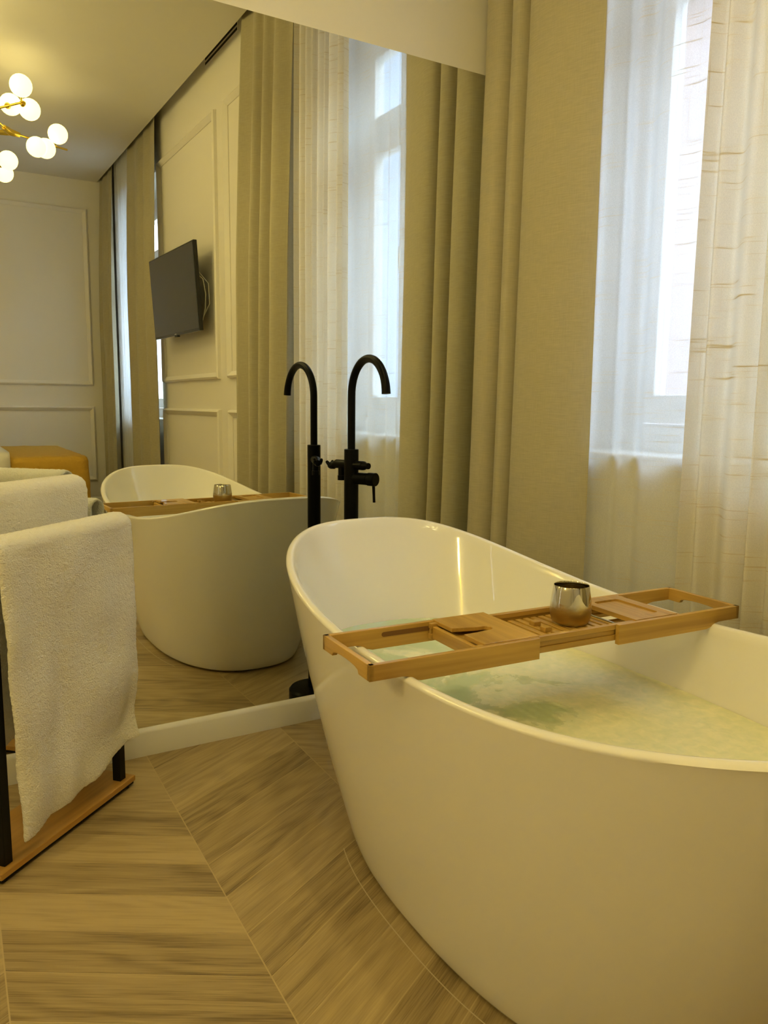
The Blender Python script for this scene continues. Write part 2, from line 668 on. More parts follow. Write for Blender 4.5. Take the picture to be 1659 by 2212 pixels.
# ------------------------------------------------------------------ floor
def build_floor():
    per, pitch, sl = 0.45, 0.14, math.tan(math.radians(30))
    u0, v0 = -1.5293, -0.815            # a spine line and a joint on it
    th = math.atan(0.0168)
    ex = Vector((math.cos(th), -math.sin(th), 0))
    ey = Vector((math.sin(th), math.cos(th), 0))
    ori = Vector((u0, 0, 0))
    bm = BM()
    uvl = bm.loops.layers.uv.new('grain')
    cl = bm.loops.layers.color.new('plank')
    g = 0.0014
    rnd = random.Random(11)

    def P(u, v, z=0.0):
        return ori + u * ex + v * ey + Vector((0, 0, z))
    for c in range(-6, 4):
        up_ = (c % 2 == 0)               # c=0 : between spine A and spine B, rising to the right
        ua, ub = c * per, (c + 1) * per
        for k in range(-8, 52):
            vb = v0 - k * pitch + 0.815 * 0
            if up_:
                va1, vb1 = vb, vb + per * sl
            else:
                va1, vb1 = vb + per * sl, vb
            ty = -6.6 if min(va1, vb1) < -6.45 else None
            if max(va1, vb1) + pitch < -6.45 or min(va1, vb1) > 0.02:
                continue
            quad = [(ua + g, va1 + g), (ub - g, vb1 + g), (ub - g, vb1 + pitch - g), (ua + g, va1 + pitch - g)]
            # clip against the mirror wall
            poly = []
            pts = [P(*q) for q in quad]
            for i in range(4):
                a, b_ = pts[i], pts[(i + 1) % 4]
                ia, ib = a.y <= 0.0, b_.y <= 0.0
                if ia:
                    poly.append(a)
                if ia != ib:
                    t = a.y / (a.y - b_.y)
                    poly.append(a.lerp(b_, t))
            if len(poly) < 3:
                continue
            f = bm.faces.new([bm.verts.new(p) for p in poly])
            col = (rnd.random(), rnd.random(), rnd.random(), 1)
            d = (P(ub, vb1) - P(ua, va1)).normalized()
            nrm = Vector((-d.y, d.x, 0))
            for lp in f.loops:
                q = lp.vert.co - pts[0]
                lp[uvl].uv = (q.dot(d), q.dot(nrm))
                lp[cl] = col
    o = struct('floor', bm, 'floor', label='oak look chevron tiled floor')
    # make sure the tiles face up
    me = o.data
    b2 = bmesh.new()
    b2.from_mesh(me)
    for f in b2.faces:
        if f.normal.z < 0:
            f.normal_flip()
    b2.to_mesh(me)
    b2.free()
    bm = BM()
    box(bm, XL, 0.35, YB, 0.0, -0.12, -0.0006)
    MAT['grout'] = plain('grout', (0.50, 0.38, 0.20), 0.8)
    obj('subfloor', bm, 'grout', o)


build_floor()

# ------------------------------------------------------------------ room shell
bm = BM()
bm_ = bm
# ceiling slab stops short of the window wall and leaves the curtain slot
pts = [(XL, YB), (onwall(-0.091, -6.4).x, YB), (onwall(-0.091, 0).x, 0.0), (XL, 0.0)]
prism(bm, pts, lambda u, v, t: (u, v, t), H, H + 0.02)
pts = [(XL, YB), (0.4, YB), (0.4, 0.0), (XL, 0.0)]
prism(bm, pts, lambda u, v, t: (u, v, t), H + 0.17, H + 0.25)
pts = [(onwall(-0.106, -6.4).x, YB), (onwall(-0.091, -6.4).x, YB), (onwall(-0.091, 0).x, 0.0), (onwall(-0.106, 0).x, 0.0)]
prism(bm, pts, lambda u, v, t: (u, v, t), H + 0.02, H + 0.17)
struct('ceiling', bm, 'ceil', label='smooth painted ceiling with curtain slot')

bm = BM()
box(bm, XL, 0.4, 0.006, 0.20, 0.0, H + 0.25)
struct('wall_front', bm, 'wall', label='plain wall above and behind the mirror')
bm = BM()
box(bm, XL, 0.4, YB - 0.2, YB, 0.0, H + 0.25)
struct('wall_back', bm, 'wall', label='far panelled wall seen in the mirror')
bm = BM()
box(bm, XL - 0.2, XL, YB, 0.0, 0.0, H + 0.25)
struct('wall_left', bm, 'wall', label='left wall')

SILL, HEAD, DEP = 0.945, 3.02, 0.34
WIN = [(-0.39, -1.47), (-4.47, -5.85)]
bm = BM()
edges = [0.006, WIN[0][0], WIN[0][1], WIN[1][0], WIN[1][1], YB - 0.1]
for i in range(0, 6, 2):
    box(bm, 0, DEP, edges[i + 1], edges[i], 0, H + 0.2)
for a, b_ in WIN:
    box(bm, 0, DEP, b_, a, 0, SILL)
    box(bm, 0, DEP, b_, a, HEAD, H + 0.2)
struct('wall_right', bm, 'wall', label='window wall with two recessed windows', **WL)

# baseboards
def profile_base(bm, x0, x1, y, sgn):
    prof = [(0, 0), (0.015 * sgn, 0), (0.015 * sgn, 0.074), (0.011 * sgn, 0.081), (0.004 * sgn, ZMB), (0, ZMB)]
    prism(bm, prof, lambda u, v, t: (t, y + u, v), x0, x1)


bm = BM()
profile_base(bm, XL, onwall(0, 0).x, 0.0, -1)
struct('baseboard_front', bm, 'base', smooth=True, label='white baseboard under the mirror')
bm = BM()
profile_base(bm, XL, onwall(0, YB).x, YB, 1)
struct('baseboard_back', bm, 'base', smooth=True, label='white baseboard of the far wall')
bm = BM()
prism(bm, [(0, 0), (-0.015, 0), (-0.015, 0.074), (-0.004, ZMB), (0, ZMB)], lambda u, v, t: (u, t, v), YB, -0.012)
struct('baseboard_right', bm, 'base', smooth=True, label='white baseboard of the window wall', **WL)


# panel mouldings: a mitred picture-frame profile
def moulding(bm, a0, a1, z0, z1, mapf, w=0.048, d=0.030):
    """rectangle a0..a1 x z0..z1; mapf(a, z, depth)"""
    prof = [(0, 0), (0.004, d * .7), (w * .35, d), (w * .55, d * .75), (w * .8, d * .45), (w, d * .2), (w, 0)]
    rings = []
    for (o_, dd) in prof:
        rings.append([bm.verts.new(mapf(a, z, dd)) for a, z in
                      ((a0 + o_, z0 + o_), (a1 - o_, z0 + o_), (a1 - o_, z1 - o_), (a0 + o_, z1 - o_))])
    for A, B in zip(rings, rings[1:]):
        for k in range(4):
            bm.faces.new((A[k], A[(k + 1) % 4], B[(k + 1) % 4], B[k]))
    A, B = rings[-1], rings[0]
    for k in range(4):
        bm.faces.new((A[k], A[(k + 1) % 4], B[(k + 1) % 4], B[k]))


ntrim = 0
for (y0, y1) in ((-4.40, -2.99), (-2.81, -1.95)):
    for (z0, z1) in ((0.263, Z2), (Z1, Z3)):
        ntrim += 1
        bm = BM()
        moulding(bm, y0, y1, z0, z1, lambda a, z, d: (-d, a, z))
        struct('trim_%d' % ntrim, bm, 'mould', label='raised panel moulding on the window wall', **WL)
for (x0, x1) in ((-1.95, -0.527), (-3.55, -2.13)):
    for (z0, z1) in ((0.263, Z2), (Z1, Z3)):
        ntrim += 1
        bm = BM()
        moulding(bm, x0, x1, z0, z1, lambda a, z, d: (a, YB + d, z))
        struct('trim_%d' % ntrim, bm, 'mould', label='raised panel moulding on the far wall')


# windows
def build_window(n, y1, y0):
    """casement pair in the recess; y0 < y1 along the wall"""
    root = bpy.data.objects.new('window_%d' % n, None)
    COL.objects.link(root)
    root.location = WL['loc']
    root.rotation_euler = WL['rot']
    root['kind'] = 'structure'
    root['label'] = 'white casement window behind sheer curtains'
    xf = DEP - 0.10
    f = BM()
    t = 0.10
    for (a, b_, c, d) in ((y0, y1, SILL, SILL + t), (y0, y1, HEAD - t, HEAD)):
        box(f, xf, xf + 0.07, a, b_, c, d)
    for a in (y0, y1 - t):
        box(f, xf, xf + 0.07, a, a + t, SILL + t, HEAD - t)
    obj('window_frame', f, 'frame', root, bevel=0.004)
    ym = (y0 + y1) / 2
    ztr = 2.45
    for (a, b_) in ((y0 + t, ym), (ym, y1 - t)):
        for (c, d) in ((SILL + t, ztr), (ztr, HEAD - t)):
            s = BM()
            w = 0.095
            box(s, xf - 0.012, xf + 0.045, a + .003, b_ - .003, c + .003, c + w)
            box(s, xf - 0.012, xf + 0.045, a + .003, b_ - .003, d - w, d - .003)
            box(s, xf - 0.012, xf + 0.045, a + .003, a + w, c + w, d - w)
            box(s, xf - 0.012, xf + 0.045, b_ - w, b_ - .003, c + w, d - w)
            sash = obj('sash', s, 'frame', root, bevel=0.004)
            p = BM()
            box(p, xf + 0.014, xf + 0.020, a + w, b_ - w, c + w, d - w)
            obj('pane', p, 'glass', sash)
    hb = BM()
    tube(hb, [(xf - 0.012, ym - 0.03, 1.85), (xf - 0.05, ym - 0.03, 1.85)], 0.008, 10)
    tube(hb, [(xf - 0.05, ym - 0.03, 1.86), (xf - 0.05, ym - 0.03, 1.75)], [0.008, 0.006], 10)
    obj('handle', hb, 'chrome', root, smooth=True)
    sb = BM()
    box(sb, -0.008, xf, y0, y1, SILL, SILL + 0.012)
    obj('sill', sb, 'base', root, bevel=0.003)


for i, (a, b_) in enumerate(WIN):
    build_window(i + 1, a, b_)

# ------------------------------------------------------------------ mirror
bm = BM()
box(bm, -3.3, onwall(-0.012, 0).x, 0.0, 0.006, ZMB, ZMT)
tag(obj('wall_mirror', bm, 'mirror'), 'huge frameless mirror covering the wall above the white baseboard', 'mirror')


# ------------------------------------------------------------------ bathtub
TC = (-0.941, -1.173)
TPH = -0.031
TA, TB, TN = 0.889, 0.407, 2.955
TZ0, TK, TP = 0.616, 0.136, 2.137
BA, BB, BN, BSH = 0.573, 0.302, 2.423, 0.049
NT = 144


def spx(th, a, b_, n):
    c, s = math.cos(th), math.sin(th)
    return (b_ * math.copysign(abs(c) ** (2 / n), c), a * math.copysign(abs(s) ** (2 / n), s))


def rimz(y):
    return TZ0 + TK * min(1.15, abs(y / TA)) ** TP


def tub_ring(bm, a, b_, n, shift, zf):
    out = []
    for k in range(NT):
        th = 2 * PI * k / NT
        x, y = spx(th, a, b_, n)
        out.append(bm.verts.new((x, y + shift, zf(y, k))))
    return out


def lerp(a, b_, t):
    return a + (b_ - a) * t


def build_tub():
    root = thing('bathtub', 'white freestanding oval bathtub with high curved ends, full of water', 'bathtub',
                 (TC[0], TC[1], 0), TPH)
    bm = BM()
    rings = []
    zb = 0.010
    # rim height is a function of the rim outline, carried down each vertical line
    rz = []
    for k in range(NT):
        x, y = spx(2 * PI * k / NT, TA, TB, TN)
        rz.append(rimz(y))
    # foot: inset ring, then fillet
    rings.append(tub_ring(bm, BA - 0.05, BB - 0.05, BN, BSH, lambda y, k: 0.0085))
    rings.append(tub_ring(bm, BA - 0.012, BB - 0.012, BN, BSH, lambda y, k: 0.0085))
    for s in (0.0, .008, .02, .045, .08, .13, .2, .3, .4, .5, .6, .7, .8, .9, .96, .985):
        g = s ** 0.93 + 0.055 * math.sin(PI * min(1, s * 1.0)) - 0.022 * max(0, 1 - s / 0.05) ** 2 * 1.0
        a, b_ = lerp(BA, TA, g), lerp(BB, TB, g)
        n = lerp(BN, TN, s)
        rings.append(tub_ring(bm, a, b_, n, BSH * (1 - s), lambda y, k, s=s: zb + s * (rz[k] - zb)))
    # rolled rim
    w = 0.024
    for q in range(1, 8):
        an = PI * q / 8
        off = w / 2 - w / 2 * math.cos(an)
        h = 0.010 * math.sin(an) - 0.010
        rings.append(tub_ring(bm, TA - off, TB - off, TN, 0, lambda y, k, h=h: rz[k] + h))
    # inside
    zi = 0.16
    for s in (.97, .93, .85, .75, .65, .55, .45, .35, .25, .16, .09, .04, .012, 0):
        g = s ** 0.62
        a, b_ = lerp(0.50, TA - w, g), lerp(0.235, TB - w, g)
        rings.append(tub_ring(bm, a, b_, lerp(2.5, TN, s), 0.03 * (1 - s), lambda y, k, s=s: zi + s * (rz[k] - 0.01 - zi)))
    for A, B in zip(rings, rings[1:]):
        for k in range(NT):
            bm.faces.new((A[k], A[(k + 1) % NT], B[(k + 1) % NT], B[k]))
    bm.faces.new(list(reversed(rings[0])))
    bm.faces.new(rings[-1])
    sh = obj('shell', bm, 'tub', root, smooth=True, ang=60)
    # foot ring that carries the shell off the tiles
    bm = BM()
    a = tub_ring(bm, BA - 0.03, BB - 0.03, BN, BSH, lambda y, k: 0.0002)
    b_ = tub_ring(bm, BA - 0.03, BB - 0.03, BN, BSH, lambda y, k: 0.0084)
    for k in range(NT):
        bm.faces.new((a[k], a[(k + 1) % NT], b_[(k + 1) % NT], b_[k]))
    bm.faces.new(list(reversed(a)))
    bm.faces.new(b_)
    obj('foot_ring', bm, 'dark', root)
    bm = BM()
    lathe(bm, [(0.0, 0.1605), (0.034, 0.1605), (0.034, 0.165), (0.028, 0.168), (0.0, 0.168)][1:4], 0, 0.03, 32)
    obj('drain', bm, 'chrome', root, smooth=True)


build_tub()


def build_water():
    wl = 0.455
    bm = BM()
    zi = 0.16
    w = 0.024
    rings = []
    zrim = [rimz(spx(2 * PI * k / NT, TA, TB, TN)[1]) - 0.01 for k in range(NT)]

    def edge(z):
        out = []
        for k in range(NT):
            s = max(0.0, (z - zi) / (zrim[k] - zi))
            g = s ** 0.62
            a, b_ = lerp(0.50, TA - w, g), lerp(0.235, TB - w, g)
            x, y = spx(2 * PI * k / NT, a, b_, lerp(2.5, TN, s))
            out.append((x * 0.995, (y * 0.995) + 0.03 * (1 - s)))
        return out
    e = edge(wl)
    lo = edge(0.17)
    c = bm.verts.new((0, 0, wl))
    prev = None
    for f in (0.12, 0.25, 0.4, 0.55, 0.7, 0.82, 0.92, 1.0):
        ring = [bm.verts.new((x * f, y * f, wl + 0.0015 * noise.noise(Vector((x * f * 9, y * f * 9, 0))))) for x, y in e]
        if prev is None:
            for k in range(NT):
                bm.faces.new((c, ring[k], ring[(k + 1) % NT]))
        else:
            for k in range(NT):
                bm.faces.new((prev[k], ring[k], ring[(k + 1) % NT], prev[(k + 1) % NT]))
        prev = ring
    low = [bm.verts.new((x * .97, y * .97, 0.18)) for x, y in lo]
    for k in range(NT):
        bm.faces.new((prev[k], low[k], low[(k + 1) % NT], prev[(k + 1) % NT]))
    bm.faces.new(list(reversed(low)))
    o = obj('bath_water', bm, 'water', smooth=True, loc=(TC[0], TC[1], 0), rot=(0, 0, TPH))
    tag(o, 'pale green soapy water with foam filling the bathtub', 'water', kind='stuff')


build_water()


def build_seal_line():
    bm = BM()
    prev = None
    c, s_ = math.cos(TPH), math.sin(TPH)
    for k in range(150, 285):
        th = 2 * PI * k / 360
        row = []
        for o_ in (0.030, 0.0325):
            x, y = spx(th, BA + o_, BB + o_, BN)
            y += BSH
            row.append(bm.verts.new((TC[0] + c * x - s_ * y, TC[1] + s_ * x + c * y, 0.0006)))
        if prev:
            bm.faces.new((prev[0], row[0], row[1], prev[1]))
        prev = row
    struct('trim_9', bm, 'seal', label='thin pale sealant line on the floor around the bathtub foot')


build_seal_line()


# ------------------------------------------------------------------ bath tray
TRO = (-1.41, -1.04)
TRA = math.atan2(-0.045, 0.945)
TL, TW, TT = 0.95, 0.207, 0.65


def build_tray():
    root = thing('bath_tray', 'extendable bamboo bath caddy lying across the bathtub rim', 'tray',
                 (TRO[0], TRO[1], TT), TRA)
    # local: x along the tray, y from 0 (back) to -TW (front), z down from 0
    t = 0.011
    hs, hd = 0.030, 0.043

    def ext(x0, x1, flip, nm):
        g = thing_part(nm, root)

        def X(u):
            return x1 - u if flip else x0 + u
        Ln = x1 - x0
        # long rail with a raised end that sits over the rim
        prof = [(0, 0), (Ln, 0), (Ln, -hd), (0.105, -hd), (0.09, -0.039), (0.078, -hs - .002), (0.065, -hs), (0, -hs)]
        # slot for the sliding centre frame
        for nm2, ya, yb in (('rail', 0, -t), ('rail', -TW + t, -TW)):
            bm = BM()
            prism(bm, prof, lambda u, v, q: (X(u), q, v), ya, yb)
            obj(nm2, bm, 'bamboo_x', g, bevel=0.0012)
        # end board with an arched cut-out
        pe = [(0, 0), (-TW, 0), (-TW, -hs), (-TW + .045, -hs)]
        for q in range(1, 8):
            an = PI * q / 8
            pe.append((-TW / 2 - (TW / 2 - .045) * math.cos(an), -hs + 0.013 * math.sin(an) ** 0.6))
        pe += [(-.045, -hs), (0, -hs)]
        bm = BM()
        xa, xb = (X(0), X(t))
        prism(bm, pe, lambda u, v, q: (q, u, v), xa, xb)
        obj('end_board', bm, 'bamboo_y', g, bevel=0.0012)
        return g

    def thing_part(nm, parent):
        o = bpy.data.objects.new(nm, None)
        o.empty_display_size = 0.05
        COL.objects.link(o)
        o.parent = parent
        return o
    ext(0.0, 0.374, False, 'extension_frame')
    ext(0.581, TL, True, 'extension_frame')
    # finger slots in the back rails read as dark recesses
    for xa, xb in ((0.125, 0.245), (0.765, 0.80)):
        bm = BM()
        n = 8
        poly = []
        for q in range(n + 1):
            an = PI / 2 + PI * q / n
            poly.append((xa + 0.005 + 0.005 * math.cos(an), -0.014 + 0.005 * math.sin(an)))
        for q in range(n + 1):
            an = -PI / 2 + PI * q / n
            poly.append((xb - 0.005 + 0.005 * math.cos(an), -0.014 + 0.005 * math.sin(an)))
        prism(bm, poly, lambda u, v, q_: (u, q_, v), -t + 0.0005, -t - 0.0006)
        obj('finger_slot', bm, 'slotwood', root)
    # centre frame
    y0, y1 = -t - 0.001, -TW + t + 0.001
    c = thing_part('centre_frame', root)
    for ya, yb in ((y0, y0 - 0.012), (y1, y1 + 0.012)):
        bm = BM()
        box(bm, 0.235, 0.775, min(ya, yb), max(ya, yb), -0.013, -0.002)
        box(bm, 0.235, 0.775, min(ya, yb) + .003, max(ya, yb) - .003, -0.024, -0.013)
        box(bm, 0.235, 0.775, min(ya, yb), max(ya, yb), -0.036, -0.024)
        obj('rail', bm, 'bamboo_x', c, bevel=0.001)
    for xa in (0.238, 0.765):
        bm = BM()
        box(bm, xa, xa + 0.010, y1 + 0.012, y0 - 0.012, -0.034, -0.008)
        obj('crossbar', bm, 'bamboo_y', c, bevel=0.001)
    yi0, yi1 = y0 - 0.012, y1 + 0.012
    # slatted deck
    xs = 0.388
    k = 0
    while xs < 0.632:
        bm = BM()
        box(bm, xs, xs + 0.0135, yi1, yi0, -0.026, -0.018)
        obj('slat', bm, 'bamboo_y', root, bevel=0.0012)
        xs += 0.021
        k += 1
    bm = BM()
    for yy in (yi0 - 0.02, yi1 + 0.02, (yi0 + yi1) / 2):
        box(bm, 0.25, 0.76, yy - 0.008, yy + 0.008, -0.034, -0.0262)
    obj('bearer', bm, 'bamboo_x', root)
    # panel with the glass slot
    bm = BM()
    xa, xb = 0.250, 0.381
    ya, yb = -0.002, -TW + 0.0115
    ym = -0.105
    poly = [(xa, ya), (xb, ya), (xb, yb), (xa, yb), (xa, ym - 0.020)]
    poly += [(xa + 0.03, ym - 0.018), (xa + 0.055, ym - 0.014)]
    for q in range(0, 9):
        an = -PI / 2 + PI * q / 8
        poly.append((xa + 0.066 + 0.013 * math.cos(an), ym + 0.013 * math.sin(an)))
    poly += [(xa + 0.05, ym + 0.014), (xa + 0.025, ym + 0.020), (xa, ym + 0.026)]
    prism(bm, poly, lambda u, v, q: (u, v, q), -0.007, 0.0015)
    obj('glass_holder_panel', bm, 'bamboo_y', root, bevel=0.001)
    bm = BM()
    box(bm, xa + .004, xb - .004, yi1, yi0, -0.024, -0.016)
    obj('lower_panel', bm, 'bamboo_y', root)
    # phone rest panel with a routed recess
    bm = BM()
    xa, xb = 0.640, 0.762
    ya, yb = -0.012, -TW + 0.0115
    outer = [(xa, yb), (xb, yb), (xb, ya), (xa, ya)]
    rx0, rx1, ry0, ry1, rr = xa + 0.022, xb - 0.026, yb + 0.028, ya - 0.028, 0.008
    inner = []
    for (cx, cy, a0) in ((rx0 + rr, ry0 + rr, PI), (rx1 - rr, ry0 + rr, 1.5 * PI), (rx1 - rr, ry1 - rr, 0), (rx0 + rr, ry1 - rr, PI / 2)):
        for q in range(5):
            an = a0 + PI / 2 * q / 4
            inner.append((cx + rr * math.cos(an), cy + rr * math.sin(an)))
    z0, z1, zr = -0.009, 0.0012, -0.0035
    vo = [bm.verts.new((u, v, z1)) for u, v in outer]
    vi = [bm.verts.new((u, v, z1)) for u, v in inner]
    vr = [bm.verts.new((u, v, zr)) for u, v in inner]
    vb = [bm.verts.new((u, v, z0)) for u, v in outer]
    n = len(inner)
    for i in range(n):
        bm.faces.new((vi[i], vi[(i + 1) % n], vr[(i + 1) % n], vr[i]))
    bm.faces.new(vr)
    bm.faces.new(list(reversed(vb)))
    for i in range(4):
        bm.faces.new((vo[i], vo[(i + 1) % 4], vb[(i + 1) % 4], vb[i]))
    # top ring: corner fans
    for i in range(4):
        cs = vi[i * 5:(i + 1) * 5]
        for a, b_ in zip(cs, cs[1:]):
            bm.faces.new((vo[i], b_, a))
        nx = vi[((i + 1) % 4) * 5]
        bm.faces.new((vo[i], vo[(i + 1) % 4], nx, cs[-1]))
    obj('phone_rest_panel', bm, 'bamboo_y', root)
    # three small stops and the thin metal book bar
    for (px_, py_) in ((0.462, -0.080), (0.455, -0.125), (0.452, -0.163)):
        bm = BM()
        box(bm, px_ - 0.009, px_ + 0.009, py_ - 0.009, py_ + 0.009, -0.018, -0.008)
        obj('stop_block', bm, 'bamboo_x', root, bevel=0.001)
    bm = BM()
    tube(bm, [(0.607, -0.016, -0.010), (0.607, -TW + 0.016, -0.010)], 0.0024, 10)
    obj('book_bar', bm, 'chrome', root, smooth=True)
    # white rubber-like rim pads are the tub itself showing; nothing more here


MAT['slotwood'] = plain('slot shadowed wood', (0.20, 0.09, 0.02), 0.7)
build_tray()

# candle cup on the slats
def build_cup():
    c, s = math.cos(TRA), math.sin(TRA)
    u, v = 0.542, -0.100
    root = thing('candle_holder', 'silver and gold metallic glass candle cup standing on the bamboo tray', 'candle holder',
                 (TRO[0] + c * u - s * v, TRO[1] + s * u + c * v, TT - 0.0178))
    bm = BM()
    out = [(0.030, 0.0), (0.036, 0.002), (0.0405, 0.008), (0.0435, 0.018), (0.0447, 0.030), (0.0440, 0.044),
           (0.0420, 0.060), (0.0398, 0.074), (0.0382, 0.084)]
    inn = [(0.0374, 0.0855), (0.0366, 0.084), (0.0382, 0.074), (0.0404, 0.060), (0.0424, 0.044), (0.043, 0.03), (0.041, 0.014), (0.030, 0.007)]
    lathe(bm, out + inn, n=56)
    obj('cup', bm, 'cup', root, smooth=True, ang=70)
    bm = BM()
    lathe(bm, [(0.0405, 0.0085), (0.0415, 0.020), (0.030, 0.0205)], n=40)
    obj('wax', bm, plain('dark wax', (0.10, 0.075, 0.04), 0.5), root, smooth=True)


build_cup()


# ------------------------------------------------------------------ tap
def build_tap():
    X0, Y0 = -0.874, -0.143
    root = thing('bath_filler_tap', 'tall matte black floor-standing bath tap between bathtub and mirror', 'tap', (X0, Y0, 0))
    bm = BM()
    lathe(bm, [(0.092, 0.0), (0.095, 0.004), (0.095, 0.050), (0.088, 0.058), (0.03, 0.060)], n=48)
    obj('floor_flange', bm, 'black', root, smooth=True)
    bm = BM()
    lathe(bm, [(0.0235, 0.06), (0.0235, 0.9545), (0.0222, 0.956)], n=40)
    obj('column', bm, 'black', root, smooth=True)
    bm = BM()
    pts = [(0, 0, 0.950), (0, 0, 1.02), (0, 0, 1.08), (0, 0, 1.127)]
    R_ = 0.1135
    for q in range(1, 25):
        an = PI * q / 24 * 0.985
        pts.append((-0.004 * q / 24, -R_ + R_ * math.cos(an), 1.127 + R_ * math.sin(an)))
    rs = [0.0125] * (len(pts) - 4) + [0.0127, 0.0131, 0.0134, 0.0136]
    tube(bm, pts, rs, 24)
    obj('spout', bm, 'black', root, smooth=True, ang=50)
    # cross bar with shower rest and hose outlet
    d = Vector((-0.30, 0.954, 0)).normalized()
    bm = BM()
    tube(bm, [-0.052 * d + Vector((0, 0, .905)), 0.066 * d + Vector((0, 0, .905)), 0.086 * d + Vector((0, 0, .8995)), 0.094 * d + Vector((0, 0, .897))],
         [0.0148, 0.0148, 0.0105, 0.0100], 24)
    obj('cross_bar', bm, 'black', root, smooth=True)
    bm = BM()
    p = 0.090 * d + Vector((0, 0, 0.898))
    q = Vector((d.y, -d.x, 0))
    tube(bm, [p - 0.010 * d, p + 0.004 * d, p + 0.012 * d], [0.0115, 0.0125, 0.0105], 18)
    for sgn in (-1, 1):
        tube(bm, [p + sgn * q * 0.009 + Vector((0, 0, -0.002)), p + sgn * q * 0.012 + d * 0.008 + Vector((0, 0, .008)), p + sgn * q * 0.012 + d * 0.014 + Vector((0, 0, .013))], [0.0065, 0.006, 0.005], 10)
    obj('shower_rest', bm, 'black', root, smooth=True)
    bm = BM()
    p = 0.045 * d
    tube(bm, [p + Vector((0, 0, .905)), p + Vector((0, 0, .868))], 0.0115, 20)
    tube(bm, [p + Vector((0, 0, .8675)), p + Vector((0, 0, .852))], 0.0133, 20)
    obj('hose_outlet', bm, 'black', root, smooth=True)
    bm = BM()
    b0 = -0.0525 * d + Vector((0, 0, .905))
    tube(bm, [b0, b0 - .007 * d, b0 - .014 * d, b0 - .018 * d, b0 - .021 * d, b0 - .026 * d],
         [0.0148, 0.0140, 0.0085, 0.0070, 0.0105, 0.0098], 20)
    obj('diverter_knob', bm, 'black', root, smooth=True)
    # mixer body and lever
    e = Vector((0.44, -0.90, 0)).normalized()
    z = Vector((0, 0, 0.862))
    bm = BM()
    tube(bm, [0.01 * e + z, 0.066 * e + z], 0.0195, 28)
    tube(bm, [0.0665 * e + z, 0.069 * e + z], 0.0175, 28)
    tube(bm, [0.0695 * e + z, 0.096 * e + z, 0.0975 * e + z], [0.0215, 0.0215, 0.020], 28)
    obj('mixer_body', bm, 'black', root, smooth=True)
    bm = BM()
    pl = 0.088 * e + z
    tube(bm, [pl + Vector((0, 0, -0.012)), pl + Vector((0, 0, -0.05)) + 0.002 * e, pl + Vector((0, 0, -0.074)) + 0.003 * e], [0.0052, 0.0044, 0.0044], 14)
    obj('lever', bm, 'black', root, smooth=True)


build_tap()


# ------------------------------------------------------------------ towel rack
RA = Vector((-1.966, -0.484, 0))
RB = Vector((-1.647, -0.191, 0))
RT = (RB - RA).normalized()                       # along the rack
RN = Vector((RT.y, -RT.x, 0))                     # towards the camera side
RLEN = (RB - RA).length
RROT = math.atan2(RT.y, RT.x)


def build_rack():
    # local x along the rack from post A, local y towards the mirror
    root = thing('towel_rack', 'black metal towel stand on a bamboo base board beside the mirror', 'towel rack', RA, RROT)
    bm = BM()
    box(bm, -0.040, RLEN + 0.037, -0.028, 0.165, 0.014, 0.030)
    obj('base_board', bm, 'rackwood', root, bevel=0.002)
    bm = BM()
    box(bm, -0.036, RLEN + 0.033, -0.024, 0.161, 0.006, 0.0138)
    obj('base_frame', bm, 'blackrack', root, bevel=0.001)
    for fx in (-0.02, RLEN + 0.012):
        for fy in (-0.010, 0.147):
            bm = BM()
            lathe(bm, [(0.010, 0.0), (0.011, 0.001), (0.011, 0.0062)], fx, fy, 20)
            obj('foot', bm, 'blackrack', root, smooth=True)
    for yy, hh in ((0.0, 0.772), (0.133, 0.872)):
        for xx in (0.0, RLEN):
            bm = BM()
            box(bm, xx - 0.0125, xx + 0.0125, yy - 0.0125, yy + 0.0125, 0.030, hh)
            obj('post', bm, 'blackrack', root, bevel=0.001)
        bm = BM()
        box(bm, -0.0125, RLEN + 0.0125, yy - 0.0125, yy + 0.0125, hh + 0.0002, hh + 0.020)
        obj('rail', bm, 'blackrack', root, bevel=0.001)


build_rack()


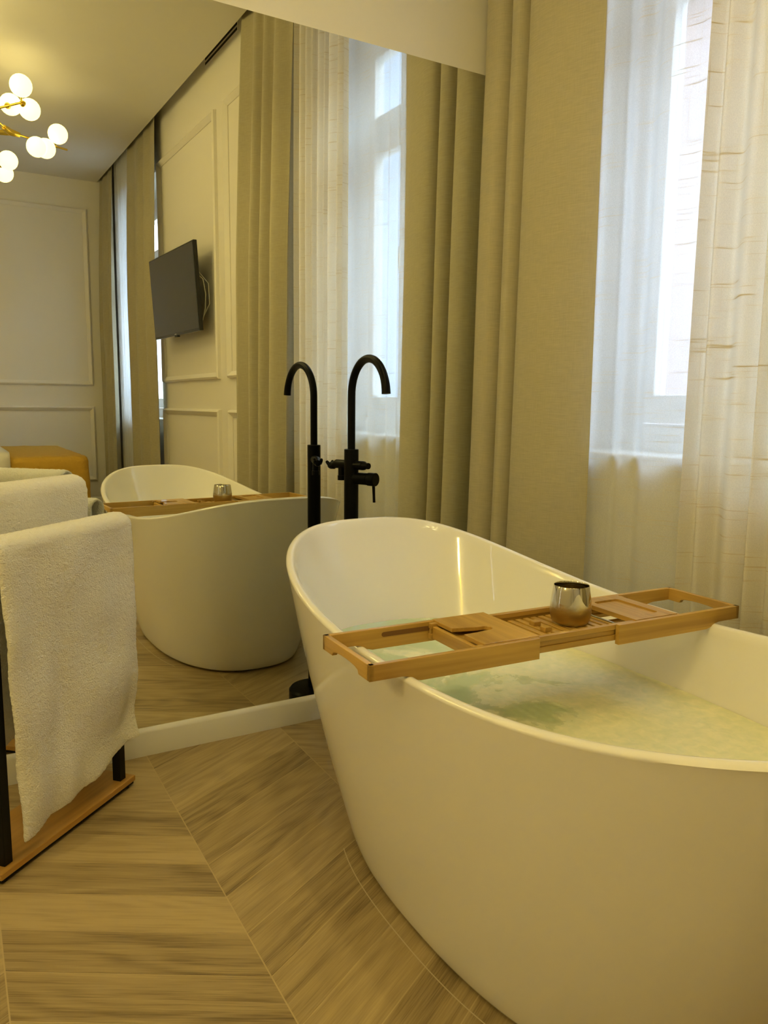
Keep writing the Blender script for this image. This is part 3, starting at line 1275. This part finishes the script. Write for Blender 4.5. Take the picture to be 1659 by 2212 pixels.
def towel(name, label, yc, ztop, x0, x1, zf_left, zf_right, zb, seed):
    """thick towel folded over a rail; local frame = rack frame; -y is the front"""
    rnd = random.Random(seed)
    NU, hw = 44, 0.024
    prof = []                                    # (side, length) down the cloth
    root = thing(name, label, 'towel', RA, RROT, None)
    bm = BM()

    def surf(u, j, J, inner):
        """u 0..1 along the rail; j index down the cloth from front hem to back hem"""
        x = lerp(x0, x1, u)
        zf = lerp(zf_left, zf_right, u)
        t = 0.017
        n1 = noise.noise(Vector((u * 3.1 + seed, j * 0.07, 0)))
        n2 = noise.noise(Vector((u * 7.3 + seed, j * 0.035, 5)))
        # path: front hem -> up -> over -> down the back
        J1 = int(J * 0.52)
        J2 = int(J * 0.62)
        off = 0.0 if not inner else -t
        r = hw + (0 if inner else t)
        if j <= J1:
            f = j / J1
            z = lerp(zf, ztop, f)
            wav = (1 - f) ** 0.55 * (0.024 * n1 + 0.007 * math.sin(u * 13 + seed + 1.5 * f) + 0.017 * n2)
            rib = max(0.0, min(1.0, (u - 0.55) / 0.25))
            for zr in (0.40, 0.43, 0.80, 0.83):
                wav -= 0.0025 * rib * math.exp(-((f - zr) / 0.008) ** 2)
            y = -r - 0.004 + wav
            slant = (1 - f) * 0.020
            return Vector((x + slant * (1 - u) * 1.6 + 0.006 * n2 * (1 - f), yc + y, z))
        if j <= J2:
            f = (j - J1) / (J2 - J1)
            an = PI - PI * f
            return Vector((x, yc + r * math.cos(an) - 0.004 * (1 - f), ztop + r * 0.8 * math.sin(an)))
        f = (j - J2) / (J - J2)
        z = lerp(ztop, zb, f)
        wav = f * (0.012 * n1 + 0.008 * math.sin(u * 11 + seed * 2))
        return Vector((x, yc + r + wav, z))
    J = 120
    go = [[None] * (J + 1) for _ in range(NU + 1)]
    gi = [[None] * (J + 1) for _ in range(NU + 1)]
    for i in range(NU + 1):
        u = i / NU
        # round the side hems
        ed = max(0.0, 1 - min(u, 1 - u) / 0.03)
        for j in range(J + 1):
            a, b_ = surf(u, j, J, False), surf(u, j, J, True)
            hem = max(0.0, 1 - min(j, J - j) / 2.0)
            k = 0.42 * max(ed, hem) ** 1.5
            m_ = (a + b_) / 2
            go[i][j] = bm.verts.new(a.lerp(m_, k))
            gi[i][j] = bm.verts.new(b_.lerp(m_, k))
    for i in range(NU):
        for j in range(J):
            bm.faces.new((go[i][j], go[i + 1][j], go[i + 1][j + 1], go[i][j + 1]))
            bm.faces.new((gi[i][j], gi[i][j + 1], gi[i + 1][j + 1], gi[i + 1][j]))
    for j in range(J):
        bm.faces.new((go[0][j], go[0][j + 1], gi[0][j + 1], gi[0][j]))
        bm.faces.new((go[NU][j], gi[NU][j], gi[NU][j + 1], go[NU][j + 1]))
    for i in range(NU):
        bm.faces.new((go[i][0], gi[i][0], gi[i + 1][0], go[i + 1][0]))
        bm.faces.new((go[i][J], go[i + 1][J], gi[i + 1][J], gi[i][J]))
    o = obj('terry_cloth', bm, 'towel', root, smooth=True, ang=80)
    md = o.modifiers.new('soft', 'SUBSURF')
    md.levels = 1
    md.render_levels = 2
    tx = bpy.data.textures.new('terry', 'CLOUDS')
    tx.noise_scale = 0.010
    dm = o.modifiers.new('pile', 'DISPLACE')
    dm.texture = tx
    dm.strength = 0.0035
    dm.texture_coords = 'LOCAL'
    return root


towel('bath_towel', 'white terry towel on the lower front rail, hanging nearly to the floor', 0.0, 0.768,
      -0.005, RLEN + 0.043, 0.070, 0.150, 0.30, 3)
towel('bath_towel', 'white terry towel on the higher rear rail, behind the other towel', 0.133, 0.868,
      -0.02, RLEN + 0.032, 0.24, 0.30, 0.28, 9)


# ------------------------------------------------------------------ curtains
def smooth_pts(ctrl, n):
    """Catmull-Rom through (v, x) control points"""
    out = []
    m = len(ctrl)
    for i in range(m - 1):
        p0 = ctrl[max(0, i - 1)]
        p1, p2 = ctrl[i], ctrl[i + 1]
        p3 = ctrl[min(m - 1, i + 2)]
        for q in range(n):
            t = q / n
            pt = []
            for k in range(2):
                a = 2 * p1[k]
                b_ = p2[k] - p0[k]
                c = 2 * p0[k] - 5 * p1[k] + 4 * p2[k] - p3[k]
                d = -p0[k] + 3 * p1[k] - 3 * p2[k] + p3[k]
                pt.append(0.5 * (a + b_ * t + c * t * t + d * t ** 3))
            out.append(tuple(pt))
    out.append(ctrl[-1])
    return out


def folds(v0, v1, n, depth, x0, seed, sharp=1.0, jit=0.35):
    """irregular pleats between v0 and v1 around x0"""
    rnd = random.Random(seed)
    c = []
    m = 2 * n
    for i in range(m + 1):
        v = lerp(v0, v1, i / m)
        if 0 < i < m:
            v += (v1 - v0) / m * jit * rnd.uniform(-1, 1)
        side = 1 if i % 2 else -1
        c.append((v, x0 + side * depth * rnd.uniform(0.65, 1.0)))
    return smooth_pts(c, 8)


def curtain_mesh(bm, path, z0, z1, xtop, top_squeeze=0.5, nz=26, seed=1, sway=0.008, flare=0.0):
    cols = []
    for (v, x) in path:
        col = []
        for k in range(nz + 1):
            f = k / nz
            z = lerp(z0, z1, f)
            w = 1 - max(0, (f - 0.55) / 0.45) ** 1.3 * top_squeeze
            xx = xtop * (1 - w) + (x + (x + 0.03) * flare * max(0, 0.65 - f) / 0.65) * w
            xx += sway * noise.noise(Vector((v * 4 + seed, f * 2.2, seed)))
            vv = v + 0.012 * noise.noise(Vector((v * 3 - seed, f * 1.7, 3))) * (1 - f)
            col.append(bm.verts.new((xx, vv, z)))
        cols.append(col)
    for a, b_ in zip(cols, cols[1:]):
        for k in range(nz):
            bm.faces.new((a[k], b_[k], b_[k + 1], a[k + 1]))


def drape(name, label, path, mat, z0=0.012, z1=H + 0.12, xtop=-0.045, squeeze=0.75, seed=1, thick=0.003, group=None, cat='curtain', sway=0.008, flare=0.0):
    bm = BM()
    curtain_mesh(bm, path, z0, z1, xtop, squeeze, seed=seed, sway=sway, flare=flare)
    o = obj(name, bm, mat, smooth=True, ang=80, **WL)
    if thick:
        sd = o.modifiers.new('cloth', 'SOLIDIFY')
        sd.thickness = thick
        sd.offset = 0
    tag(o, label, cat, group)
    return o


# heavy curtain next to the mirror: three tight folds, then one broad flat panel
c1 = [(-0.015, -0.030), (-0.040, -0.090), (-0.090, -0.105), (-0.130, -0.090), (-0.150, -0.030), (-0.165, -0.025), (-0.180, -0.085),
      (-0.215, -0.100), (-0.235, -0.085), (-0.250, -0.035), (-0.262, -0.040), (-0.280, -0.090), (-0.340, -0.102), (-0.450, -0.085),
      (-0.530, -0.055), (-0.572, -0.030)]
drape('heavy_curtain', 'heavy beige curtain hanging full length right beside the mirror edge', smooth_pts(c1, 7), 'curtain', seed=2, group='heavy beige curtains', squeeze=0.45, xtop=-0.055, flare=0.75)
drape('heavy_curtain', 'heavy beige curtain on the far side of the near window, mirrored right of the television', folds(-1.575, -2.33, 4, 0.055, -0.078, 5), 'curtain', seed=4, group='heavy beige curtains', flare=0.3)
drape('heavy_curtain', 'heavy beige curtain half behind the television, seen in the mirror', folds(-4.27, -5.18, 3, 0.036, -0.075, 8), 'curtain', seed=6, group='heavy beige curtains')
drape('heavy_curtain', 'heavy beige curtain in the far corner of the room, seen in the mirror', folds(-5.78, -6.33, 3, 0.036, -0.09, 12), 'curtain', seed=7, group='heavy beige curtains')

# sheers
s1 = [(-0.50, -0.020), (-0.555, -0.030), (-0.60, -0.040), (-0.635, -0.022), (-0.655, -0.012), (-0.70, -0.032), (-0.735, -0.012), (-0.76, -0.020),
      (-0.80, -0.045), (-0.85, -0.040), (-0.90, -0.020), (-0.95, -0.028), (-1.00, -0.040), (-1.06, -0.022), (-1.10, -0.03)]
drape('sheer_curtain', 'thin white see-through curtain right of the heavy beige curtain, window showing behind', smooth_pts(s1, 6), 'sheer', seed=9, thick=0, group='sheer curtains', xtop=-0.03, squeeze=0.5, sway=0.004)
drape('sheer_curtain', 'denser creamy sheer curtain at the right edge of the photo above the tray end', folds(-1.0, -1.55, 8, 0.022, -0.085, 15, jit=0.5), 'sheer2', seed=11, thick=0, group='sheer curtains', xtop=-0.06, squeeze=0.4, sway=0.004)
drape('sheer_curtain', 'sheer curtain of the far window, a pale strip in the mirror', folds(-5.20, -5.76, 7, 0.022, -0.045, 21, jit=0.5), 'sheer', seed=13, thick=0, group='sheer curtains', xtop=-0.04, squeeze=0.4, sway=0.004)


# ------------------------------------------------------------------ television
def build_tv():
    ya, pi_ = -0.046, 0.058
    c = Vector((-0.42, -3.595, 1.91))
    X = Vector((math.sin(ya), -math.cos(ya), 0))
    nn = Vector((-math.cos(ya), -math.sin(ya), 0))
    Z = (math.cos(pi_) * Vector((0, 0, 1)) + math.sin(pi_) * nn).normalized()
    Y = Z.cross(X)
    root = thing('television', 'black flat television on a swivel wall arm, seen in the mirror', 'television', c)
    m = Matrix((X, Y, Z)).transposed()
    root.rotation_euler = m.to_euler()
    w, h = 1.045, 0.612
    bm = BM()
    box(bm, -w / 2, w / 2, 0.0, 0.028, -h / 2, h / 2)
    obj('casing', bm, 'tvbezel', root, bevel=0.003)
    bm = BM()
    box(bm, -w / 2 + 0.12, w / 2 - 0.12, 0.0282, 0.055, -h / 2 + 0.02, h / 2 - 0.20)
    obj('back_housing', bm, 'tvbezel', root, bevel=0.01)
    bm = BM()
    box(bm, -w / 2 + 0.010, w / 2 - 0.010, -0.0015, 0.0002, -h / 2 + 0.018, h / 2 - 0.010)
    obj('screen', bm, 'tvscreen', root)
    bm = BM()
    box(bm, -0.022, 0.022, -0.0022, 0.0, -h / 2 + 0.006, -h / 2 + 0.012)
    obj('badge', bm, 'chrome', root)
    bm = BM()
    box(bm, -0.03, 0.03, -0.001, 0.02, -h / 2 - 0.012, -h / 2 - 0.0002)
    obj('sensor', bm, 'tvbezel', root)
    bm = BM()
    box(bm, -0.16, 0.16, 0.0555, 0.066, -0.13, 0.13)
    tube(bm, [(0, 0.066, 0), (-0.10, 0.095, 0), (-0.02, 0.125, -0.005)], 0.018, 12)
    box(bm, -0.10, 0.06, 0.123, 0.138, -0.12, 0.12)
    obj('wall_arm', bm, 'blackrack', root)
    bm = BM()
    pts = [(-0.43, 0.03, 0.10), (-0.47, 0.07, 0.05), (-0.475, 0.08, -0.05), (-0.46, 0.075, -0.15), (-0.44, 0.06, -0.22), (-0.40, 0.05, -0.28)]
    pp = smooth_pts([(0, 0)] * 2, 1)
    tube(bm, pts, 0.004, 8)
    pts = [(-0.42, 0.05, 0.12), (-0.49, 0.10, 0.02), (-0.485, 0.10, -0.12), (-0.43, 0.07, -0.20)]
    tube(bm, pts, 0.003, 8)
    obj('cable', bm, 'cable', root, smooth=True)


build_tv()

# air slot above the panelling, close under the ceiling
bm = BM()
root = thing('air_vent', 'long narrow air slot under the ceiling above the wall panels', 'vent', WL['loc'], WROT)
box(bm, -0.004, 0.0, -3.02, -2.55, H - 0.135 + .2, H - 0.045 + .2) if False else box(bm, -0.004, -0.0002, -3.20, -2.55, H + 0.05, H + 0.12)
obj('frame', bm, 'mould', root)
for zz in (H + 0.068, H + 0.098):
    bm = BM()
    box(bm, -0.0052, -0.0042, -3.18, -2.57, zz - 0.008, zz + 0.008)
    obj('slot', bm, 'dark', root)


# ------------------------------------------------------------------ chandelier
HUB = Vector((-1.443, -3.975, 2.987))


def build_chandelier():
    root = thing('chandelier', 'brass branching chandelier with glowing white glass globes, seen in the mirror', 'chandelier', HUB)

    def V(x, y, z):
        return Vector((x, -y, z)) - HUB
    r = 0.070
    left = V(-1.60, 3.72, 3.02)
    left_c = V(-1.75, 4.25, 2.99)
    armB_end = V(-1.034, 4.157, 2.98)
    nodeA = V(-1.395, 3.60, 3.075)
    nodeC = V(-1.50, 4.52, 2.985)
    leftend = V(-2.05, 3.75, 3.0)
    c0 = Vector((0, 0, 0))
    arms = [(c0, armB_end), (c0, left), (c0, left_c), (left_c, nodeC), (left, nodeA), (left, leftend)]
    for a, b_ in arms:
        bm = BM()
        tube(bm, [a, b_], 0.0075, 14)
        obj('arm', bm, 'brass', root, smooth=True)
    for c_, dirs in ((c0, (armB_end, left, left_c)), (left, (c0 - left, nodeA - left, leftend - left))):
        bm = BM()
        for d in dirs:
            d = d.normalized()
            tube(bm, [c_, c_ + d * 0.03, c_ + d * 0.075], [0.026, 0.024, 0.018], 6)
        obj('hub', bm, 'brass', root)
    gl = [((V(-1.27, 3.96, 2.91)), (c0, armB_end)), (V(-1.205, 4.006, 2.923), (c0, armB_end)), (V(-1.11, 4.05, 3.05), (c0, armB_end)),
          (V(-1.41, 3.35, 3.10) + Vector((0, -0.10, 0.03)), (left, nodeA)), (V(-1.45, 3.72, 3.09), (left, nodeA)), (V(-1.34, 3.66, 3.06), (left, nodeA)),
          (V(-1.42, 4.40, 2.905), (left_c, nodeC)), (V(-1.43, 4.66, 2.875), (left_c, nodeC)),
          (V(-1.92, 3.66, 3.09), (left, leftend)), (V(-2.00, 3.80, 2.90), (left, leftend)), (V(-1.80, 3.80, 2.90), (left, leftend))]
    for g, (a, b_) in gl:
        bm = BM()
        bmesh.ops.create_icosphere(bm, subdivisions=3, radius=r, matrix=Matrix.Translation(g))
        obj('globe', bm, 'globe', root, smooth=True, ang=180)
        d = b_ - a
        t = max(0.1, min(1.0, (g - a).dot(d) / d.length_squared))
        p = a + d * t
        e = (g - p)
        if e.length > 0.005:
            e.normalize()
            bm = BM()
            tube(bm, [p, g - e * (r + 0.012)], 0.006, 10)
            tube(bm, [g - e * (r + 0.014), g - e * (r - 0.006)], [0.016, 0.022], 14)
            obj('socket', bm, 'brass', root, smooth=True)
    bm = BM()
    tube(bm, [Vector((-0.157, 0.255, 0.035)), Vector((-0.157, 0.255, H - HUB.z - 0.022))], 0.008, 12)
    obj('rod', bm, 'brass', root, smooth=True)
    bm = BM()
    lathe(bm, [(0.06, H - HUB.z - 0.025), (0.062, H - HUB.z - 0.02), (0.062, H - HUB.z - 0.0005)], -0.157, 0.255, 32)
    obj('ceiling_plate', bm, 'brass', root, smooth=True)
    return root


ch = build_chandelier()


def dup(root, loc, rotz, label):
    """copy a chandelier; its bulbs are the brighter ones"""
    r = root.copy()
    COL.objects.link(r)
    r.location = loc
    r.rotation_euler = (0, 0, rotz)
    r['label'] = label
    for c in list(root.children):
        d = c.copy()
        if c.name.startswith('globe'):
            d.data = c.data.copy()
            d.data.materials[0] = MAT['fill_globe']
        COL.objects.link(d)
        d.parent = r
    return r


# unseen copy added to brighten the bath end of the room
dup(ch, (-2.30, -2.75, HUB.z), 0.4, 'second brass chandelier with white globes hanging over the bath end of the room')


# unseen spots added in the ceiling to brighten the bath
for (px_, py_, wh_) in ((-1.20, -0.75, 'the one nearest the mirror'), (-1.20, -1.35, 'the middle one of three'), (-1.20, -1.95, 'the one farthest from the mirror')):
    r_ = thing('fill_downlight', 'added unseen ceiling spot brightening the bathtub, ' + wh_, 'fill light', (px_, py_, H), 0, 'added ceiling spots')
    bm = BM()
    lathe(bm, [(0.050, -0.0006), (0.050, -0.006), (0.040, -0.008), (0.034, -0.0006)], n=32, closed=True)
    obj('trim_ring', bm, 'frame', r_, smooth=True)
    bm = BM()
    lathe(bm, [(0.033, -0.0006), (0.033, -0.002)], n=24)
    obj('lens', bm, 'fill_globe', r_)
    ld = bpy.data.lights.new('fill_spot', 'SPOT')
    ld.energy = FILL_SPOT_WATTS
    ld.color = GLOBE_COLOR
    ld.spot_size = math.radians(125)
    ld.spot_blend = 0.9
    ld.shadow_soft_size = 0.05
    lo = bpy.data.objects.new('fill_spot', ld)
    COL.objects.link(lo)
    lo.parent = r_
    lo.location = (0, 0, -0.06)

# unseen lamp added on the left wall to light the bath
wl_ = thing('wall_fill_lamp', 'added unseen lamp with three stacked globes, lighting the bath from the left wall', 'wall lamp', (XL, -1.42, 0))
bm = BM()
box(bm, 0.0005, 0.015, -0.05, 0.05, 1.80, 2.44)
obj('back_plate', bm, 'brass', wl_, bevel=0.004)
for zz in (1.90, 2.12, 2.34):
    bm = BM()
    bmesh.ops.create_icosphere(bm, subdivisions=3, radius=0.06, matrix=Matrix.Translation((0.11, 0, zz)))
    obj('globe', bm, 'wall_fill_globe', wl_, smooth=True, ang=180)
    bm = BM()
    tube(bm, [(0.015, 0, zz), (0.054, 0, zz)], [0.012, 0.018], 14)
    obj('socket', bm, 'brass', wl_, smooth=True)

# ------------------------------------------------------------------ bed
def rbox(name, x0, x1, y0, y1, z0, z1, mat, parent, bev, segs=5):
    bm = BM()
    box(bm, x0, x1, y0, y1, z0, z1)
    bmesh.ops.bevel(bm, geom=bm.edges[:], offset=bev, segments=segs, profile=0.5, affect='EDGES')
    return obj(name, bm, mat, parent, smooth=True, ang=60)


bed = thing('bed', 'double bed near the far wall, seen in the mirror', 'bed', (-2.0, -5.08, 0))
rbox('mattress', -1.55, 1.00, -0.86, 0.86, 0.36, 0.650, 'linen', bed, 0.05)
rbox('bed_base', -1.55, 0.99, -0.85, 0.85, 0.13, 0.359, 'linen', bed, 0.02)
for sx in (-1.45, 0.93):
    for sy in (-0.80, 0.80):
        bm = BM()
        lathe(bm, [(0.022, 0.0), (0.028, 0.1295)], sx, sy, 16)
        obj('leg', bm, 'blackrack', bed, smooth=True)
rbox('headboard', -1.68, -1.56, -0.95, 0.95, 0.1, 1.15, 'linen', bed, 0.03)


def cover(name, label, x0, x1, mat, ztop, zlow, over, cat):
    """cloth laid over the bed: top plus hanging sides and foot"""
    bm = BM()
    sec = []
    y0, y1 = -0.86 - over, 0.86 + over
    r = 0.055
    path = [(y0 - 0.01, zlow)]
    for q in range(7):
        an = PI + PI / 2 * 0 - PI / 2 * q / 6
        path.append((y0 + r + r * math.cos(an), ztop - r + r * math.sin(an)))
    for q in range(7):
        an = PI / 2 - PI / 2 * q / 6
        path.append((y1 - r + r * math.cos(an), ztop - r + r * math.sin(an)))
    path.append((y1 + 0.01, zlow))
    n = 22
    cols = []
    for i in range(n + 1):
        x = lerp(x0, x1, i / n)
        cols.append([bm.verts.new((x, yy + 0.006 * noise.noise(Vector((x * 6, yy * 5, zz * 5))), zz + 0.006 * noise.noise(Vector((x * 7, yy * 4, 9))))) for yy, zz in path])
    for a, b_ in zip(cols, cols[1:]):
        for k in range(len(path) - 1):
            bm.faces.new((a[k], b_[k], b_[k + 1], a[k + 1]))
    o = obj(name, bm, mat, smooth=True, ang=80, loc=(-2.0, -5.08, 0))
    sd = o.modifiers.new('cloth', 'SOLIDIFY')
    sd.thickness = 0.012
    sd.offset = 1
    tag(o, label, cat)
    return o


# bedspread: wraps the top, the two sides and the foot
bm = BM()
x0, x1, y0, y1, zt, zl, r = 0.42, 1.045, -0.885, 0.885, 0.672, 0.275, 0.06
NX, NY = 16, 26
def bs_point(i, j):
    # i along the bed (0 head side .. foot hem), j across (side hem .. side hem)
    drop = zt - zl
    su = lerp(0, (x1 - x0) + drop, i / NX)
    sv = lerp(-drop - (y1 - y0) / 2, drop + (y1 - y0) / 2, j / NY)
    fx = min(su, x1 - x0)
    dx = su - fx
    fy = max(min(sv, (y1 - y0) / 2), -(y1 - y0) / 2)
    dy = abs(sv - fy)
    return fx, dx, fy, dy
for part in range(1):
    rows = []
    pathx = [(x0, zt)]
    for q in range(7):
        an = PI / 2 - PI / 2 * q / 6
        pathx.append((x1 - r + r * math.cos(an), -r + r * math.sin(an)))
    # outline rings from the top centre outward and down (one open end at the head side)
    outline = []
    rc = 0.09
    for q in range(8):
        outline.append((lerp(x0, x1 - rc, q / 8), y0))
    for q in range(8):
        an = -PI / 2 + PI / 2 * q / 7
        outline.append((x1 - rc + rc * math.cos(an), y0 + rc + rc * math.sin(an)))
    for q in range(1, 14):
        outline.append((x1, lerp(y0 + rc, y1 - rc, q / 14)))
    for q in range(8):
        an = PI / 2 * q / 7
        outline.append((x1 - rc + rc * math.cos(an), y1 - rc + rc * math.sin(an)))
    for q in range(1, 9):
        outline.append((lerp(x1 - rc, x0, q / 8), y1))
    cx, cy = x0, 0.0
    rings = []
    levels = [(0.90, 0.0), (0.96, -0.004), (0.985, -0.016), (1.0, -0.045)]
    zz = -0.045
    for q in range(1, 10):
        levels.append((1.0 + 0.006 * q / 9, lerp(-0.045, -(zt - zl), q / 9)))
    for (f, dz) in levels:
        ring = []
        for (px_, py_) in outline:
            x_ = x0 + (px_ - x0) * f
            y_ = py_ * f
            nzv = 0.008 * noise.noise(Vector((x_ * 7, y_ * 7, dz * 9)))
            ring.append(bm.verts.new((x_ + nzv, y_ + nzv * (1 if y_ > 0 else -1), zt + dz + 0.004 * noise.noise(Vector((x_ * 9, y_ * 9, 4))))))
        rings.append(ring)
    for A, B in zip(rings, rings[1:]):
        for k in range(len(outline) - 1):
            bm.faces.new((A[k], A[k + 1], B[k + 1], B[k]))
    top = rings[0]
    n = len(top)
    for k in range(n // 2):
        a, b_, c_, d_ = top[k], top[k + 1], top[n - 2 - k], top[n - 1 - k]
        if b_ is c_:
            break
        if k + 1 == n - 2 - k:
            bm.faces.new((a, b_, d_))
            break
        if k + 1 > n - 2 - k:
            break
        bm.faces.new((a, b_, c_, d_))
o = obj('bedspread', bm, 'mustard', smooth=True, ang=80, loc=(-2.0, -5.08, 0))
tag(o, 'mustard yellow quilted bedspread over the foot of the bed, seen in the mirror', 'bedspread')
cover('duvet', 'white duvet on the bed beside the mustard bedspread, seen in the mirror', -1.10, 0.46, 'linen', 0.700, 0.33, 0.035, 'duvet')

# ------------------------------------------------------------------ outside: the house across the street
fac = thing('apartment_building', 'pink plastered building across the street, seen through the sheer curtain', 'building', (4.6, -2.0, -4.0))
bm = BM()
box(bm, 0, 3.0, -2.9, 14, 0, 9.4)
obj('wall', bm, 'facade', fac)
for iy in range(-1, 5):
    for iz in range(2):
        bm = BM()
        yc, zc = iy * 2.6 + 0.9, 1.6 + iz * 3.7
        w, hgt = 0.6, 1.0
        for (a, b_, c, d) in ((yc - w - .14, yc + w + .14, zc + hgt, zc + hgt + .2), (yc - w - .14, yc + w + .14, zc - hgt - .16, zc - hgt),
                              (yc - w - .14, yc - w, zc - hgt, zc + hgt), (yc + w, yc + w + .14, zc - hgt, zc + hgt)):
            box(bm, -0.07, 0.0, a, b_, c, d)
        wf = obj('window_surround', bm, 'facadetrim', fac)
        bm = BM()
        box(bm, -0.012, 0.0, yc - w, yc + w, zc - hgt, zc + hgt)
        obj('glazing', bm, 'facadeglass', wf)
bm = BM()
box(bm, -0.35, 0.0, -2.9, 14, 9.0, 9.4)
obj('cornice', bm, 'facadetrim', fac, bevel=0.05)
fac2 = thing('sky_block_building', 'bluish grey building added to block bright sky behind the window in the mirror', 'building', (4.6, -5.0, -4.0))  # added block, keeps the mirrored window from showing overbright sky
bm = BM()
box(bm, 0, 3.0, -16, -1.8, 0, 11.5)
obj('wall', bm, 'facadegrey', fac2)
bm = BM()
box(bm, -0.3, 0.0, -16, -1.8, 11.0, 11.5)
obj('cornice', bm, 'facadegrey', fac2, bevel=0.05)
bm = BM()
box(bm, 0.15, 4.6, -16, 12, -4.1, -4.0)
tag(obj('street', bm, 'street'), 'narrow paved street far below the windows', 'street', kind='structure')
